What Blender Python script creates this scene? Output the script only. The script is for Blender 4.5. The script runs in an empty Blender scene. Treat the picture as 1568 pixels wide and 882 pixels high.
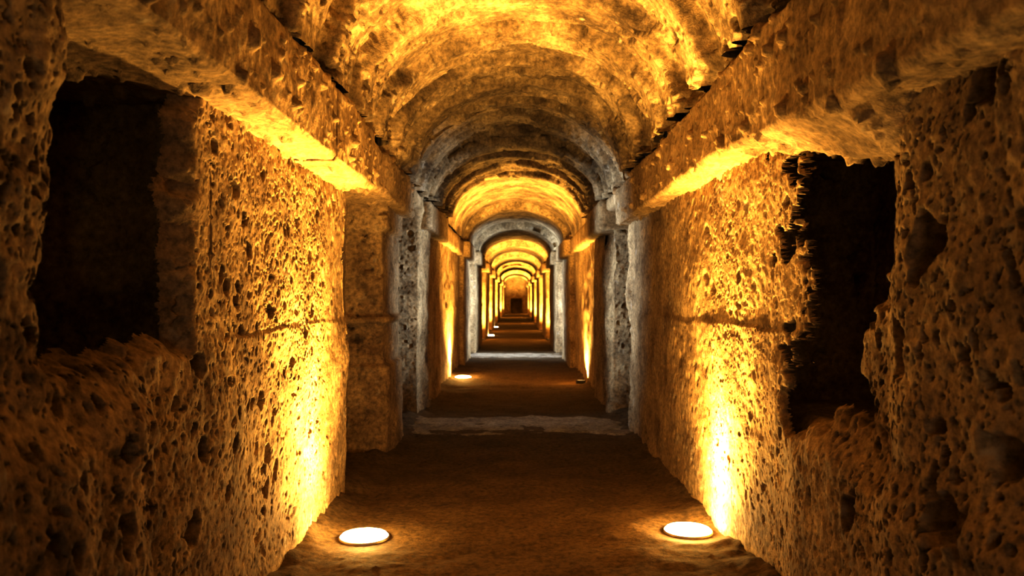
import bpy, math, numpy as np
from mathutils import Vector
EYE=1.4
# ------------------------------------------------------------------ noise
def hsh(ix,iy,iz,seed):
    h=(ix.astype(np.uint32)*np.uint32(374761393)+iy.astype(np.uint32)*np.uint32(668265263)
       +iz.astype(np.uint32)*np.uint32(2147483647)+np.uint32(seed*974634777&0xffffffff))
    h=(h^(h>>np.uint32(13)))*np.uint32(1274126177)
    h=(h^(h>>np.uint32(16)))*np.uint32(2246822519)
    h=h^(h>>np.uint32(13))
    return (h&np.uint32(0xffffff)).astype(np.float32)/16777216.0
def vn(p,seed=0):
    f=np.floor(p); i=f.astype(np.int64)&0xffffffff; t=(p-f).astype(np.float32); t=t*t*t*(t*(t*6-15)+10)
    r=0
    for dx in (0,1):
        wx=t[...,0] if dx else 1-t[...,0]
        for dy in (0,1):
            wy=t[...,1] if dy else 1-t[...,1]
            for dz in (0,1):
                wz=t[...,2] if dz else 1-t[...,2]
                r=r+wx*wy*wz*hsh(i[...,0]+dx,i[...,1]+dy,i[...,2]+dz,seed)
    return r*2-1
def fbm(p,sc,octv=3,seed=0,gain=.5):
    a=1;s=0;r=0
    for o in range(octv):
        r=r+a*vn(p*sc+o*17.3,seed+o); s+=a; a*=gain; sc*=2.03
    return r/s
def worley(p,sc,seed=0):
    q=p*sc; f=np.floor(q); i=f.astype(np.int64)
    best=np.full(q.shape[:-1],9.,np.float32); bid=np.zeros_like(best)
    for dx in (-1,0,1):
        for dy in (-1,0,1):
            for dz in (-1,0,1):
                cx=(i[...,0]+dx)&0xffffffff; cy=(i[...,1]+dy)&0xffffffff; cz=(i[...,2]+dz)&0xffffffff
                ex=f[...,0]+dx+hsh(cx,cy,cz,seed+1)-q[...,0]
                ey=f[...,1]+dy+hsh(cx,cy,cz,seed+2)-q[...,1]
                ez=f[...,2]+dz+hsh(cx,cy,cz,seed+3)-q[...,2]
                d=np.sqrt(ex*ex+ey*ey+ez*ez).astype(np.float32)
                m=d<best
                best=np.where(m,d,best); bid=np.where(m,hsh(cx,cy,cz,seed+4),bid)
    return best,bid
def ss(a,b,x):
    t=np.clip((x-a)/(b-a),0,1); return t*t*(3-2*t)
def pits(p,sc,prob,r,seed):
    w,i=worley(p,sc,seed)
    rr=r*(.4+.6*i/prob)
    return np.where(i<prob,1-ss(.76,1.,w/np.maximum(rr,.05)),0)
def rock(p,k=1.,pit=1.):
    w=np.stack([vn(p*9,50),vn(p*9,51),vn(p*9,52)],-1)*.03+np.stack([vn(p*34,53),vn(p*34,54),vn(p*34,55)],-1)*.010
    q=p+w
    dens=ss(-.3,.25,fbm(p,1.9,3,7))*.8+.2
    d=fbm(p,1.3,2,1)*.03+fbm(p,5,2,2)*.009+fbm(p,24,3,3)*.005
    d=d*k
    d=d-pit*(.09*dens*pits(q,7,.20,.42,11)+.06*dens*pits(q,14,.34,.46,21)+.036*dens*pits(q,28,.36,.46,31)+.011*pits(q,60,.34,.5,35))
    return d
def rock_lo(p,k=1.):
    return (fbm(p,1.3,2,1)*.03+fbm(p,6,3,2)*.02)*k
# ------------------------------------------------------------------ mesh
class MB:
    def __init__(s): s.v=[];s.f=[];s.n=0;s.m=[]
    def grid(s,P,sign=1,disp=None,cut=None,mi=0):
        P=np.asarray(P,float)
        if disp is not None:
            n=np.cross(np.gradient(P,axis=0),np.gradient(P,axis=1))
            n/=np.maximum(np.linalg.norm(n,axis=-1,keepdims=True),1e-9)
            P2=P+n*sign*disp(P)[...,None]
        else: P2=P
        a,b=P.shape[:2]
        idx=np.arange(a*b).reshape(a,b)
        q=np.stack([idx[:-1,:-1],idx[1:,:-1],idx[1:,1:],idx[:-1,1:]],-1).reshape(-1,4)
        if sign<0: q=q[:,::-1]
        if cut is not None:
            m=cut(P).reshape(-1)
            q=q[~m[q].any(1)]
        s.v.append(P2.reshape(-1,3)); s.f.append(q+s.n); s.n+=a*b; s.m.append(np.full(len(q),mi,np.int32))
    def obj(s,name,*mats):
        v=np.concatenate(s.v).astype(np.float32); f=np.concatenate(s.f).astype(np.int32)
        me=bpy.data.meshes.new(name)
        for m in mats: me.materials.append(m)
        me.vertices.add(len(v)); me.vertices.foreach_set('co',v.ravel())
        me.loops.add(f.size); me.loops.foreach_set('vertex_index',f.ravel())
        me.polygons.add(len(f)); me.polygons.foreach_set('loop_start',np.arange(0,f.size,4,dtype=np.int32))
        me.polygons.foreach_set('loop_total',np.full(len(f),4,np.int32))
        me.polygons.foreach_set('use_smooth',np.ones(len(f),bool))
        me.polygons.foreach_set('material_index',np.concatenate(s.m))
        me.update(calc_edges=True); me.validate()
        o=bpy.data.objects.new(name,me); bpy.context.collection.objects.link(o)
        return o
def resample(pts,step):
    out=[np.array(pts[0],float)]
    for a,b in zip(pts[:-1],pts[1:]):
        a=np.array(a,float);b=np.array(b,float);L=np.linalg.norm(b-a)
        if L<1e-6: continue
        u=0
        while u<L:
            st=step(a+(b-a)*u/L); 
            u+=st
            if L-u<st*.5: u=L
            out.append(a+(b-a)*min(u,L)/L)
    return np.array(out)
# ------------------------------------------------------------------ materials
def rock_mat(name,cols,bump=.012,scale=1.,rough=.93,k=.8):
    cols=[tuple(c*k for c in q) for q in cols]
    m=bpy.data.materials.new(name); m.use_nodes=True; nt=m.node_tree; N=nt.nodes; L=nt.links
    bs=N['Principled BSDF']; bs.inputs['Roughness'].default_value=rough
    bs.inputs['Specular IOR Level'].default_value=.2
    tc=N.new('ShaderNodeTexCoord')
    def noise(s,d=6,r=.6,dist=0):
        n=N.new('ShaderNodeTexNoise'); n.inputs['Scale'].default_value=s*scale; n.inputs['Detail'].default_value=d
        n.inputs['Roughness'].default_value=r; n.inputs['Distortion'].default_value=dist
        L.new(tc.outputs['Object'],n.inputs['Vector']); return n
    n1=noise(2.6,5,.7)
    cr=N.new('ShaderNodeValToRGB'); el=cr.color_ramp.elements
    el[0].position=.34; el[0].color=(*cols[0],1); el[1].position=.66; el[1].color=(*cols[2],1)
    e=el.new(.5); e.color=(*cols[1],1)
    L.new(n1.outputs['Fac'],cr.inputs['Fac'])
    n2=noise(30,3,.7)
    mr=N.new('ShaderNodeMapRange'); mr.inputs['From Min'].default_value=.3; mr.inputs['From Max'].default_value=.7
    mr.inputs['To Min'].default_value=.45; mr.inputs['To Max'].default_value=1.4
    L.new(n2.outputs['Fac'],mr.inputs['Value'])
    mx=N.new('ShaderNodeVectorMath'); mx.operation='SCALE'
    L.new(cr.outputs['Color'],mx.inputs[0]); L.new(mr.outputs['Result'],mx.inputs['Scale'])
    n3=noise(7,3,.7); r3=N.new('ShaderNodeMapRange'); r3.inputs['From Min'].default_value=.62; r3.inputs['From Max'].default_value=.72
    r3.inputs['To Max'].default_value=.6
    L.new(n3.outputs['Fac'],r3.inputs['Value'])
    mix=N.new('ShaderNodeMixRGB'); L.new(r3.outputs['Result'],mix.inputs['Fac']); L.new(mx.outputs[0],mix.inputs['Color1'])
    mix.inputs['Color2'].default_value=(*cols[3],1)
    L.new(mix.outputs['Color'],bs.inputs['Base Color'])
    n4=noise(60,3,.75)
    b=N.new('ShaderNodeBump'); b.inputs['Strength'].default_value=.6; b.inputs['Distance'].default_value=bump
    L.new(n4.outputs['Fac'],b.inputs['Height']); L.new(b.outputs['Normal'],bs.inputs['Normal'])
    return m
M_rock=rock_mat('tufa_rock',[(.18,.115,.057),(.36,.25,.13),(.51,.37,.2),(.52,.45,.35)],.009)
M_beam=rock_mat('beam_stone',[(.20,.13,.062),(.36,.245,.122),(.49,.35,.195),(.48,.41,.3)],.008)
M_vault=rock_mat('vault_plaster',[(.085,.056,.03),(.27,.19,.10),(.56,.42,.24),(.56,.47,.34)],.010,.9)
M_floor=rock_mat('packed_earth',[(.085,.056,.026),(.115,.076,.035),(.14,.094,.043),(.15,.105,.055)],.005,k=.85)
M_slab=rock_mat('threshold_stone',[(.24,.19,.14),(.36,.30,.22),(.48,.42,.32),(.5,.45,.36)],.008)
def simple(name,col,metal=0,rough=.5,em=None,es=0):
    m=bpy.data.materials.new(name); m.use_nodes=True; b=m.node_tree.nodes['Principled BSDF']
    b.inputs['Base Color'].default_value=(*col,1); b.inputs['Metallic'].default_value=metal; b.inputs['Roughness'].default_value=rough
    if em: b.inputs['Emission Color'].default_value=(*em,1); b.inputs['Emission Strength'].default_value=es
    return m
M_steel=simple('brushed_steel',(.7,.62,.5),1,.5)
M_dark=simple('blackened_cowl',(.02,.018,.015),0,.8)
M_lens=simple('lit_glass_lens',(.9,.85,.7),0,.3,(1,.74,.34),120)
# ------------------------------------------------------------------ plan of the walls  (|X|,Y)
YE=68.
BAYS=[(23.6,26.4),(30,33.5),(38.5,43),(50,56),(62,66)]   # wider lit bays between long dark piers
def farbays():
    pts=[]
    for a,b in BAYS:
        pts+=[(1.0,a),(1.22,a+.02),(1.22,b),(1.0,b+.02)]
    return pts
PL=[(1.2,-6),(1.2,5.6),(1.5,5.66),(1.5,7.0),(1.19,7.04),(1.18,8.0),(2.7,8.02),(2.7,9.3),(1.15,9.32),(1.11,11.7),(1.17,11.74),(1.15,16.2),
    (1.06,16.22),(1.06,18.3),(2.6,18.32),(2.6,19.8),(1.0,19.82)]+farbays()+[(1.0,YE)]
PR=[(1.28,-6),(1.28,3.5),(1.2,5.5),(1.19,8.3),(2.7,8.32),(2.7,9.45),(1.17,9.47),(1.08,11.0),(1.18,11.02),(1.15,15.6),(1.06,15.62),
    (1.06,18.3),(2.6,18.32),(2.6,19.8),(1.0,19.82)]+farbays()+[(1.0,YE)]
def clip(P,y0,y1):
    out=[]
    for a,b in zip(P[:-1],P[1:]):
        if b[1]<=y0 or a[1]>=y1: continue
        def at(y): 
            t=(y-a[1])/(b[1]-a[1]) if b[1]>a[1] else 0
            return (a[0]+(b[0]-a[0])*t,y)
        A=a if a[1]>=y0 else at(y0); B=b if b[1]<=y1 else at(y1)
        if not out: out.append(A)
        out.append(B)
    return out
ZT=2.62
def box_sd(y,z,y0,y1,z0,z1):
    dx=np.maximum(y0-y,y-y1); dz=np.maximum(z0-z,z-z1)
    return np.where((dx<0)&(dz<0),np.maximum(dx,dz),np.sqrt(np.maximum(dx,0)**2+np.maximum(dz,0)**2))
def sdL(P):
    y,z=P[...,1],P[...,2]
    s=box_sd(y,z,2.06,2.90,1.24,2.3)
    return s+fbm(P,3,3,71)*(.05+.11*ss(1.25,1.5,z))+fbm(P,16,2,72)*.035
def sdR(P):
    y,z=P[...,1],P[...,2]
    s=box_sd(y,z,2.76,3.68,.93,2.3)
    Q=P*np.array([1,4.5,7]); far_=ss(3.1,3.35,y)*ss(.95,1.12,z)
    s=s+.34*np.exp(-((y-2.88)/.17)**2-((z-1.18)/.13)**2)
    return s+fbm(P,3.5,3,81)*.22+fbm(P,15,3,82)*.06+far_*(np.abs(fbm(Q,1,4,83,.6))*-.85+.15)
def edge_round(sd,w,dep): return dep*(1-ss(-.02,w,sd))**1.5
BIGR=[(2.33,1.56,.10,.14),(2.62,1.93,.08,.12),(2.2,.78,.10,.09),(2.9,.62,.07,.06),(1.98,1.0,.08,.08),(2.05,1.95,.07,.08),(2.5,1.2,.06,.08)]
BIGL=[(3.38,1.86,.045,.09),(3.6,1.62,.04,.08),(3.9,1.33,.045,.08),(3.0,1.15,.05,.06),(2.9,.55,.06,.07),(2.25,.75,.05,.06),(2.4,.45,.07,.08),(3.25,.6,.04,.05),
      (3.15,2.0,.035,.06),(4.1,1.75,.035,.06),(3.3,1.45,.035,.06),(4.25,1.5,.03,.05)]
def wall(side):
    S=-1 if side=='L' else 1
    P=PL if side=='L' else PR
    mb=MB()
    jd=.006 if side=='L' else .009
    def patch(y0,y1,step,nz,disp,cut=None,z0=-.05,z1=ZT):
        c=clip(P,y0,y1); c=resample(c,step if callable(step) else (lambda q:step))
        z=np.linspace(z0,z1,nz)
        G=np.zeros((len(c),nz,3)); G[...,0]=S*c[:,0:1]; G[...,1]=c[:,1:2]; G[...,2]=z[None]
        mb.grid(G,sign=(1 if side=='R' else -1)*-1,disp=disp,cut=cut)
    def joint(p,w):
        y,z=p[...,1],p[...,2]
        jz=1.25+.01*np.sin(y*3)+.012*fbm(p,5,2,99)
        return jd*(1-ss(jz-.02,jz+.02,z))-.008*np.exp(-((z-jz)/w)**2)*ss(-.2,.3,fbm(p,2.5,2,98))
    def near(P_):
        y,z=P_[...,1],P_[...,2]
        sd=sdL(P_) if side=='L' else sdR(P_)
        kk=1+.9*(1-ss(2.4,3.0,y))+.15*(1-ss(3.,4.2,y))
        smooth_=1. if side=='L' else 1-.6*ss(3.3,4.2,y)
        d=rock(P_,kk,kk*1.05*smooth_*(.25+.75*ss(0,.07,sd))*(.65+.35*ss(.7,1.4,z)))
        d=d+joint(P_,.007)*ss(2.9,3.3,y)
        if side=='L':
            d=d+.13*(1-ss(2.3,2.65,y+fbm(P_,5,2,91)*.12))*(1-ss(.98,1.24,z+fbm(P_,4,2,93)*.08))
            d=d+.05*(1-ss(1.9,2.1,y))
            d=d-edge_round(sd,.09,.12)
            B=BIGL
        else:
            d=d+.06*(1-ss(.72,.92,z+fbm(P_,4,2,92)*.06))*(1-ss(3.4,3.8,y))
            d=d+.07*(1-ss(2.45,2.75,y))
            d=d-edge_round(sd,.05,.06)
            B=BIGR
        for (by,bz,r,dp) in B:
            q=np.sqrt((y-by)**2+(z-bz)**2)/r*(1+.45*fbm(P_,14,2,95))
            d=d-dp*(1-ss(.6,1.0,q))
        return d
    patch(-6,1.3,.04,66,lambda p:rock_lo(p,1.5))
    patch(1.28,5.0,.0058,450,near,cut=lambda p:((sdL(p) if side=='L' else sdR(p))<-.005))
    def mid(p):
        z=p[...,2]
        rough=ss(8.0,8.1,p[...,1]) 
        d=rock(p,1+2*rough,.7 if side=='L' else .4+.3*rough)+joint(p,.01)
        if side=='L':
            on=ss(6.9,7.0,p[...,1])*(1-ss(7.9,8.0,p[...,1]))
            d=d+on*(.05*np.exp(-((z-1.2)/.035)**4)+.05*(1-ss(.78,.82,z))+.05*ss(1.98,2.02,z))
        return d
    patch(4.99,10.2,.014,180,mid)
    patch(10.18,YE,lambda q:max(.04,.0035*q[1]),80,lambda p:rock_lo(p,1.)*(1-.5*ss(20,40,p[...,1])))
    # rock chamber behind the broken opening
    if side=='L': y0,y1,xa,xb,z0,z1=1.6,3.12,1.2,2.5,1.17,2.3
    else: y0,y1,xa,xb,z0,z1=2.3,4.42,1.32,2.0,.83,2.3
    path=resample([(xa if side=='L' else 1.34,y1-.0),(xb,y1),(xb,y0),(xa+.05,y0)],lambda q:.014)
    z=np.linspace(z0-.1,z1,100)
    G=np.zeros((len(path),len(z),3)); G[...,0]=S*path[:,0:1]; G[...,1]=path[:,1:2]; G[...,2]=z[None]
    mb.grid(G,sign=(1 if side=='R' else -1),disp=lambda p:rock(p,2.6,1.3))
    xs=np.arange(xa,xb+.15,.014); ys=np.arange(y0-.1,y1+.1,.014)
    G=np.zeros((len(xs),len(ys),3)); G[...,0]=S*xs[:,None]; G[...,1]=ys[None]; G[...,2]=z0
    mb.grid(G,sign=1 if side=='R' else -1,disp=lambda p:rock(p,1.,.5)-.1*(1-ss(xa,xa+.1,np.abs(p[...,0]))))
    return mb.obj('wall_left' if side=='L' else 'wall_right',M_rock)
wall('L'); wall('R')
# ------------------------------------------------------------------ floor
# x, y, watts, visible lens, cone
FL=[(-.885,4.66,1250,1,82),(1.03,4.79,1250,1,82),(-.92,13.9,2100,1,125),(1.06,13.0,2100,0,125),(-.93,29,60,1,80),(-.97,37,60,1,80),
    (-.9,-2.6,330,1,110),(1.0,-2.6,220,1,110)]
for (a,b),pw in zip(BAYS,(2400,3200,4200,5000,3600)):
    for s in (-1,1): FL.append((s*1.06,b-.5,pw,0,125))
ys=[-6.]
while ys[-1]<YE+1:
    y=ys[-1]; ys.append(y+(.05 if y<1.5 else max(.018,.0035*y)))
xs=np.linspace(-2.8,2.8,300); ys=np.array(ys)
G=np.zeros((len(xs),len(ys),3)); G[...,0]=xs[:,None]; G[...,1]=ys[None]
mb=MB()
def fl(p):
    x=np.abs(p[...,0]); y=p[...,1]
    d=fbm(p,1.2,2,5)*.03+fbm(p,6,3,6)*.010+fbm(p,30,2,8)*.003+.010*pits(p*np.array([1,1,0]),16,.08,.3,88)
    d=d+.06*ss(1.0,1.3,x)*(1+fbm(p,5,2,9))
    for (lx,ly,_,_,_) in FL:
        r=np.sqrt((p[...,0]-lx)**2+(y-ly)**2); k=ss(.16,.34,r); d=d*k-.004*(1-k)
    return d
mb.grid(G,1,fl)
def slab(y0,y1,st):
    xs=np.arange(-1.5,1.5+st,st); ys=np.arange(y0,y1+st,st)
    G=np.zeros((len(xs),len(ys),3)); G[...,0]=xs[:,None]; G[...,1]=ys[None]
    G[...,1]+=(fbm(G*np.array([1,.15,0]),1.6,3,33)*.35)
    def f(p):
        v=np.linspace(0,1,len(ys))[None]*np.ones((len(xs),1)); e=np.minimum(v,1-v)*(y1-y0)
        return -.05+.07*ss(0,.15,e+fbm(p,7,3,34)*.06)+fbm(p,5,3,35)*.02
    mb.grid(G,1,f,mi=1)
slab(7.95,9.3,.02); slab(18.35,19.8,.05)
mb.obj('floor',M_floor,M_slab)
# ------------------------------------------------------------------ vault
VP=[(-6,1.05,1.98),(8.0,1.05,1.98),(8.02,1.10,2.0),(9.5,1.08,1.98),(9.52,1.02,1.86),(11.8,1.02,1.86),(11.82,1.09,1.96),(16.2,1.08,1.94),(16.22,.98,1.78),
    (18.3,.98,1.78),(18.32,1.06,1.88),(19.8,1.06,1.88),(19.82,.93,1.70)]
for a,b in BAYS: VP+=[(a,.93,1.70),(a+.02,1.1,1.9),(b,1.1,1.9),(b+.02,.93,1.70)]
VP+=[(YE+1,.93,1.7)]
VP=np.array(VP)
def vault(y0,y1,stepf,na,disp,mb):
    ys=[y0]
    while ys[-1]<y1: ys.append(min(y1,ys[-1]+stepf(ys[-1])))
    ks=[k for k in VP[:,0] if y0<k<y1]
    ys=np.array(sorted(set(ys+ks)))
    hw=np.interp(ys,VP[:,0],VP[:,1]); cz=np.interp(ys,VP[:,0],VP[:,2])
    a=np.linspace(0,math.pi,na); sp=1.17
    G=np.zeros((len(ys),na,3)); G[...,1]=ys[:,None]
    G[...,0]=np.cos(a)[None]*hw[:,None]+.015; G[...,2]=EYE+sp+np.sin(a)[None]*(cz-sp)[:,None]
    mb.grid(G,-1,disp)
def vd(p):
    y=p[...,1]; wob=fbm(p,1.5,2,41)*.5
    d=fbm(p,1.5,2,42)*.03+fbm(p,7,3,43)*.012+fbm(p*np.array([1,3,1]),14,3,44)*.006
    ph=(y+wob*.5)*1.35
    rid=np.abs((ph%1)-.5)*2
    d=d+.095*ss(.38,.55,rid)-.02
    fk=fbm(p*np.array([1,1.8,1]),2.6,4,46,.6); d=d-.035*ss(.05,.09,fk)
    d=d-.03*pits(p+.02*vn(p*12,47)[...,None],9,.2,.45,48)-.015*pits(p+.01*vn(p*22,47)[...,None],20,.25,.45,148)
    low=1-ss(EYE+1.2,EYE+1.3,p[...,2]); d=d-low*(.08*ss(-.1,.2,fbm(p,9,3,49)))
    return d
mb=MB()
vault(-6,2,lambda y:.06,80,lambda p:rock_lo(p,1.),mb)
vault(1.98,11.8,lambda y:.016 if y<7 else .022,300,vd,mb)
vault(11.78,YE+.8,lambda y:max(.05,.004*y),100,lambda p:rock_lo(p,.8)*(1-.5*ss(20,40,p[...,1])),mb)
mb.obj('ceiling',M_vault)
# ------------------------------------------------------------------ impost beams
def beam(S,y0,y1,xin,zb,zt,step,sag=0,tilt=0,xo=1.75,nm='stone_impost_beam'):
    mb=MB(); r=.02
    prof=resample([(xo,zb),(xin+r,zb),(xin,zb+r),(xin,zt-r),(xin+r,zt),(xo,zt)],lambda q:step)
    n=int((y1-y0)/step)+2
    rings=[]
    ns=max(4,int(.35/step))
    c=np.array([xo,(zb+zt)/2])
    for s in np.linspace(0,1,ns)[:-1]: rings.append((y0,s))
    for y in np.linspace(y0,y1,n): rings.append((y,1))
    for s in np.linspace(1,0,ns)[1:]: rings.append((y1,s))
    G=np.zeros((len(rings),len(prof),3))
    lo=prof[:,1]<(zb+zt)/2
    for i,(y,s) in enumerate(rings):
        q=c+(prof-c)*s
        G[i,:,0]=S*q[:,0]; G[i,:,1]=y; G[i,:,2]=EYE+q[:,1]
        if sag: G[i,:,2]-=sag*max(0,4.2-y)*lo*s
        if tilt:
            tt=tilt*max(0,3.95-y)*float(ss(2.35,2.6,y))
            G[i,:,2]-=tt*lo*np.clip((prof[:,0]-xin)/.22,0,1)*s
    near=step<.02
    def disp(p):
        if near:
            d=fbm(p,2,2,61)*.028+fbm(p,7,3,62)*.014+fbm(p,26,2,63)*.005
            q=p+.02*vn(p*14,64)[...,None]
            return d-.03*pits(q,10,.22,.42,65)-.014*pits(q,24,.35,.45,66)
        return rock_lo(p,.7)
    mb.grid(G,-1 if S<0 else 1,disp)
    return mb.obj(nm,M_beam)
beam(-1,-6,1.2,.975,.75,1.14,.05)
beam(-1,1.2,4.30,.975,.75,1.14,.011,xo=2.6)
beam(-1,4.315,5.45,.97,.74,1.14,.011)
beam(-1,5.47,8.0,1.02,.80,1.14,.018)
beam(1,-6,1.2,1.04,.58,1.14,.05)
beam(1,1.2,8.3,1.04,.74,1.14,.012,sag=.06,tilt=.13,xo=2.3)
for S in (-1,1):
    beam(S,9.4,11.65 if S<0 else 10.95,.99,.8,1.14,.03)
    beam(S,11.7 if S<0 else 11.0,16.1 if S<0 else 15.5,1.06,.84,1.14,.05)
    beam(S,16.15 if S<0 else 15.55,18.3,.93,.82,1.14,.05)
    beam(S,8.0 if S<0 else 8.3,9.5,1.08,1.02,1.16,.03,xo=2.9,nm='stone_lintel')
    beam(S,18.3,19.85,1.03,1.0,1.16,.05,xo=2.8,nm='stone_lintel')
    e=19.82
    for k,(a,b) in enumerate(BAYS):
        beam(S,e,a,.89,.84,1.14,.1)
        beam(S,a+.03,b-.03,1.1,.9,1.14,.12)
        e=b
    beam(S,e,YE,.89,.84,1.14,.1)
# ------------------------------------------------------------------ end walls
def endwall(y,name,door):
    mb=MB()
    xs=np.linspace(-1.8,1.8,91); zs=np.linspace(-.1,3.9,101)
    G=np.zeros((91,101,3)); G[...,0]=xs[:,None]; G[...,1]=y; G[...,2]=zs[None]
    cut=(lambda p:(np.abs(p[...,0]-.05)<.45)&(p[...,2]<1.3)) if door else None
    mb.grid(G,1,lambda p:rock_lo(p,1.),cut)
    if door:
        path=resample([(-.45,y-.02),(-.45,y+1.2),(.55,y+1.2),(.55,y-.02)],lambda q:.08)
        z=np.linspace(-.1,1.45,30); H=np.zeros((len(path),30,3)); H[...,0]=path[:,0:1];H[...,1]=path[:,1:2];H[...,2]=z[None]
        mb.grid(H,1,None)
    return mb.obj(name,M_rock)
endwall(YE-.1,'wall_far',True); endwall(-5.9,'wall_back',False)
# ------------------------------------------------------------------ recessed lights
def revolve(prof,n=64):
    a=np.linspace(0,2*math.pi,n+1); G=np.zeros((len(prof),n+1,3))
    for i,(r,z) in enumerate(prof):
        G[i,:,0]=r*np.cos(a);G[i,:,1]=r*np.sin(a);G[i,:,2]=z
    return G
WARM=(1,.60,.15)
def spot(e,pw,cone,soft,tilt=0):
    l=bpy.data.lights.new('lamp_beam','SPOT'); l.energy=pw; l.color=WARM; l.spot_size=math.radians(cone); l.spot_blend=1; l.shadow_soft_size=soft
    o=bpy.data.objects.new('lamp_beam',l); bpy.context.collection.objects.link(o); o.parent=e; o.location=(0,0,.07)
    o.rotation_euler=(math.pi+math.radians(tilt),0,0)
def flight(x,y,pw,vis,cone=108,r=.138):
    n=64 if abs(y)<15 else 20
    e=bpy.data.objects.new('recessed_floor_light',None); bpy.context.collection.objects.link(e); e.location=(x,y,0)
    if vis:
        ring=[(r,-.05),(r,.006),(r+.002,.008),(r+.006,.007),(r+.008,.003),(r+.008,-.05)]
        lens=[(1e-4,.034),(r*.4,.031),(r*.75,.025),(r*.93,.018),(r,.006)]
    else:   # small shielded fixture with a raised cowl
        r=.06; ring=[(r,-.05),(r,.045),(r+.004,.049),(r+.012,.047),(r+.014,.04),(r+.02,-.05)]
        lens=[(1e-4,.006),(r,.004)]
    mb=MB(); mb.grid(revolve(ring,n)); o=mb.obj('steel_ring',M_steel if vis else M_dark); o.parent=e
    mb=MB(); mb.grid(revolve(lens,n)); o=mb.obj('glass_lens',M_lens); o.parent=e
    near=4<y<5
    spot(e,pw,cone,.07,6 if near else 0)
    if near: spot(e,620,145,.07,4)
    if vis and 4<y<15:
        l=bpy.data.lights.new('lens_spill','POINT'); l.energy=26; l.color=WARM; l.shadow_soft_size=.03
        o=bpy.data.objects.new('lens_spill',l); bpy.context.collection.objects.link(o); o.parent=e; o.location=(0,0,.07)
for (x,y,pw,v,cn) in FL: flight(x,y,pw,v,cn)
def day_or_fill(x,y,pw,sz=.8,sp=75,up=.6,col=(.68,.82,1.0),dirv=None):
    l=bpy.data.lights.new('daylight_shaft_or_fill','AREA'); l.shape='RECTANGLE'; l.size=sz; l.size_y=1.6; l.energy=pw; l.color=col; l.spread=math.radians(sp)
    o=bpy.data.objects.new('daylight_shaft_or_fill',l); bpy.context.collection.objects.link(o); o.location=(x,y,1.1)
    d=Vector(dirv or (-x,0,up)); o.rotation_euler=d.to_track_quat('-Z','Y').to_euler()
day_or_fill(-2.5,8.8,48,.6,46,.40); day_or_fill(2.5,8.95,38,.6,50,.40); day_or_fill(-2.45,19.06,170,.9,90,.3); day_or_fill(2.45,19.06,170,.9,90,.3)
day_or_fill(0,-5.6,30,1.4,120,col=(1,.74,.46),dirv=(0,1,.0))  # added warm fill behind the camera; wall_back has no opening
w=bpy.data.worlds.new('dark'); bpy.context.scene.world=w; w.use_nodes=True
w.node_tree.nodes['Background'].inputs[0].default_value=(.01,.006,.003,1)
# ------------------------------------------------------------------ camera
c=bpy.data.cameras.new('camera'); c.lens=28; c.sensor_width=36
o=bpy.data.objects.new('camera',c); bpy.context.collection.objects.link(o)
o.location=(0,0,EYE)
o.rotation_euler=(math.radians(90+.66),0,math.radians(.28))
c.dof.use_dof=True; c.dof.focus_distance=4.4; c.dof.aperture_fstop=3.2
bpy.context.scene.camera=o
vs=bpy.context.scene.view_settings; vs.view_transform='Standard'; vs.look='None'; vs.gamma=.74; vs.exposure=.12
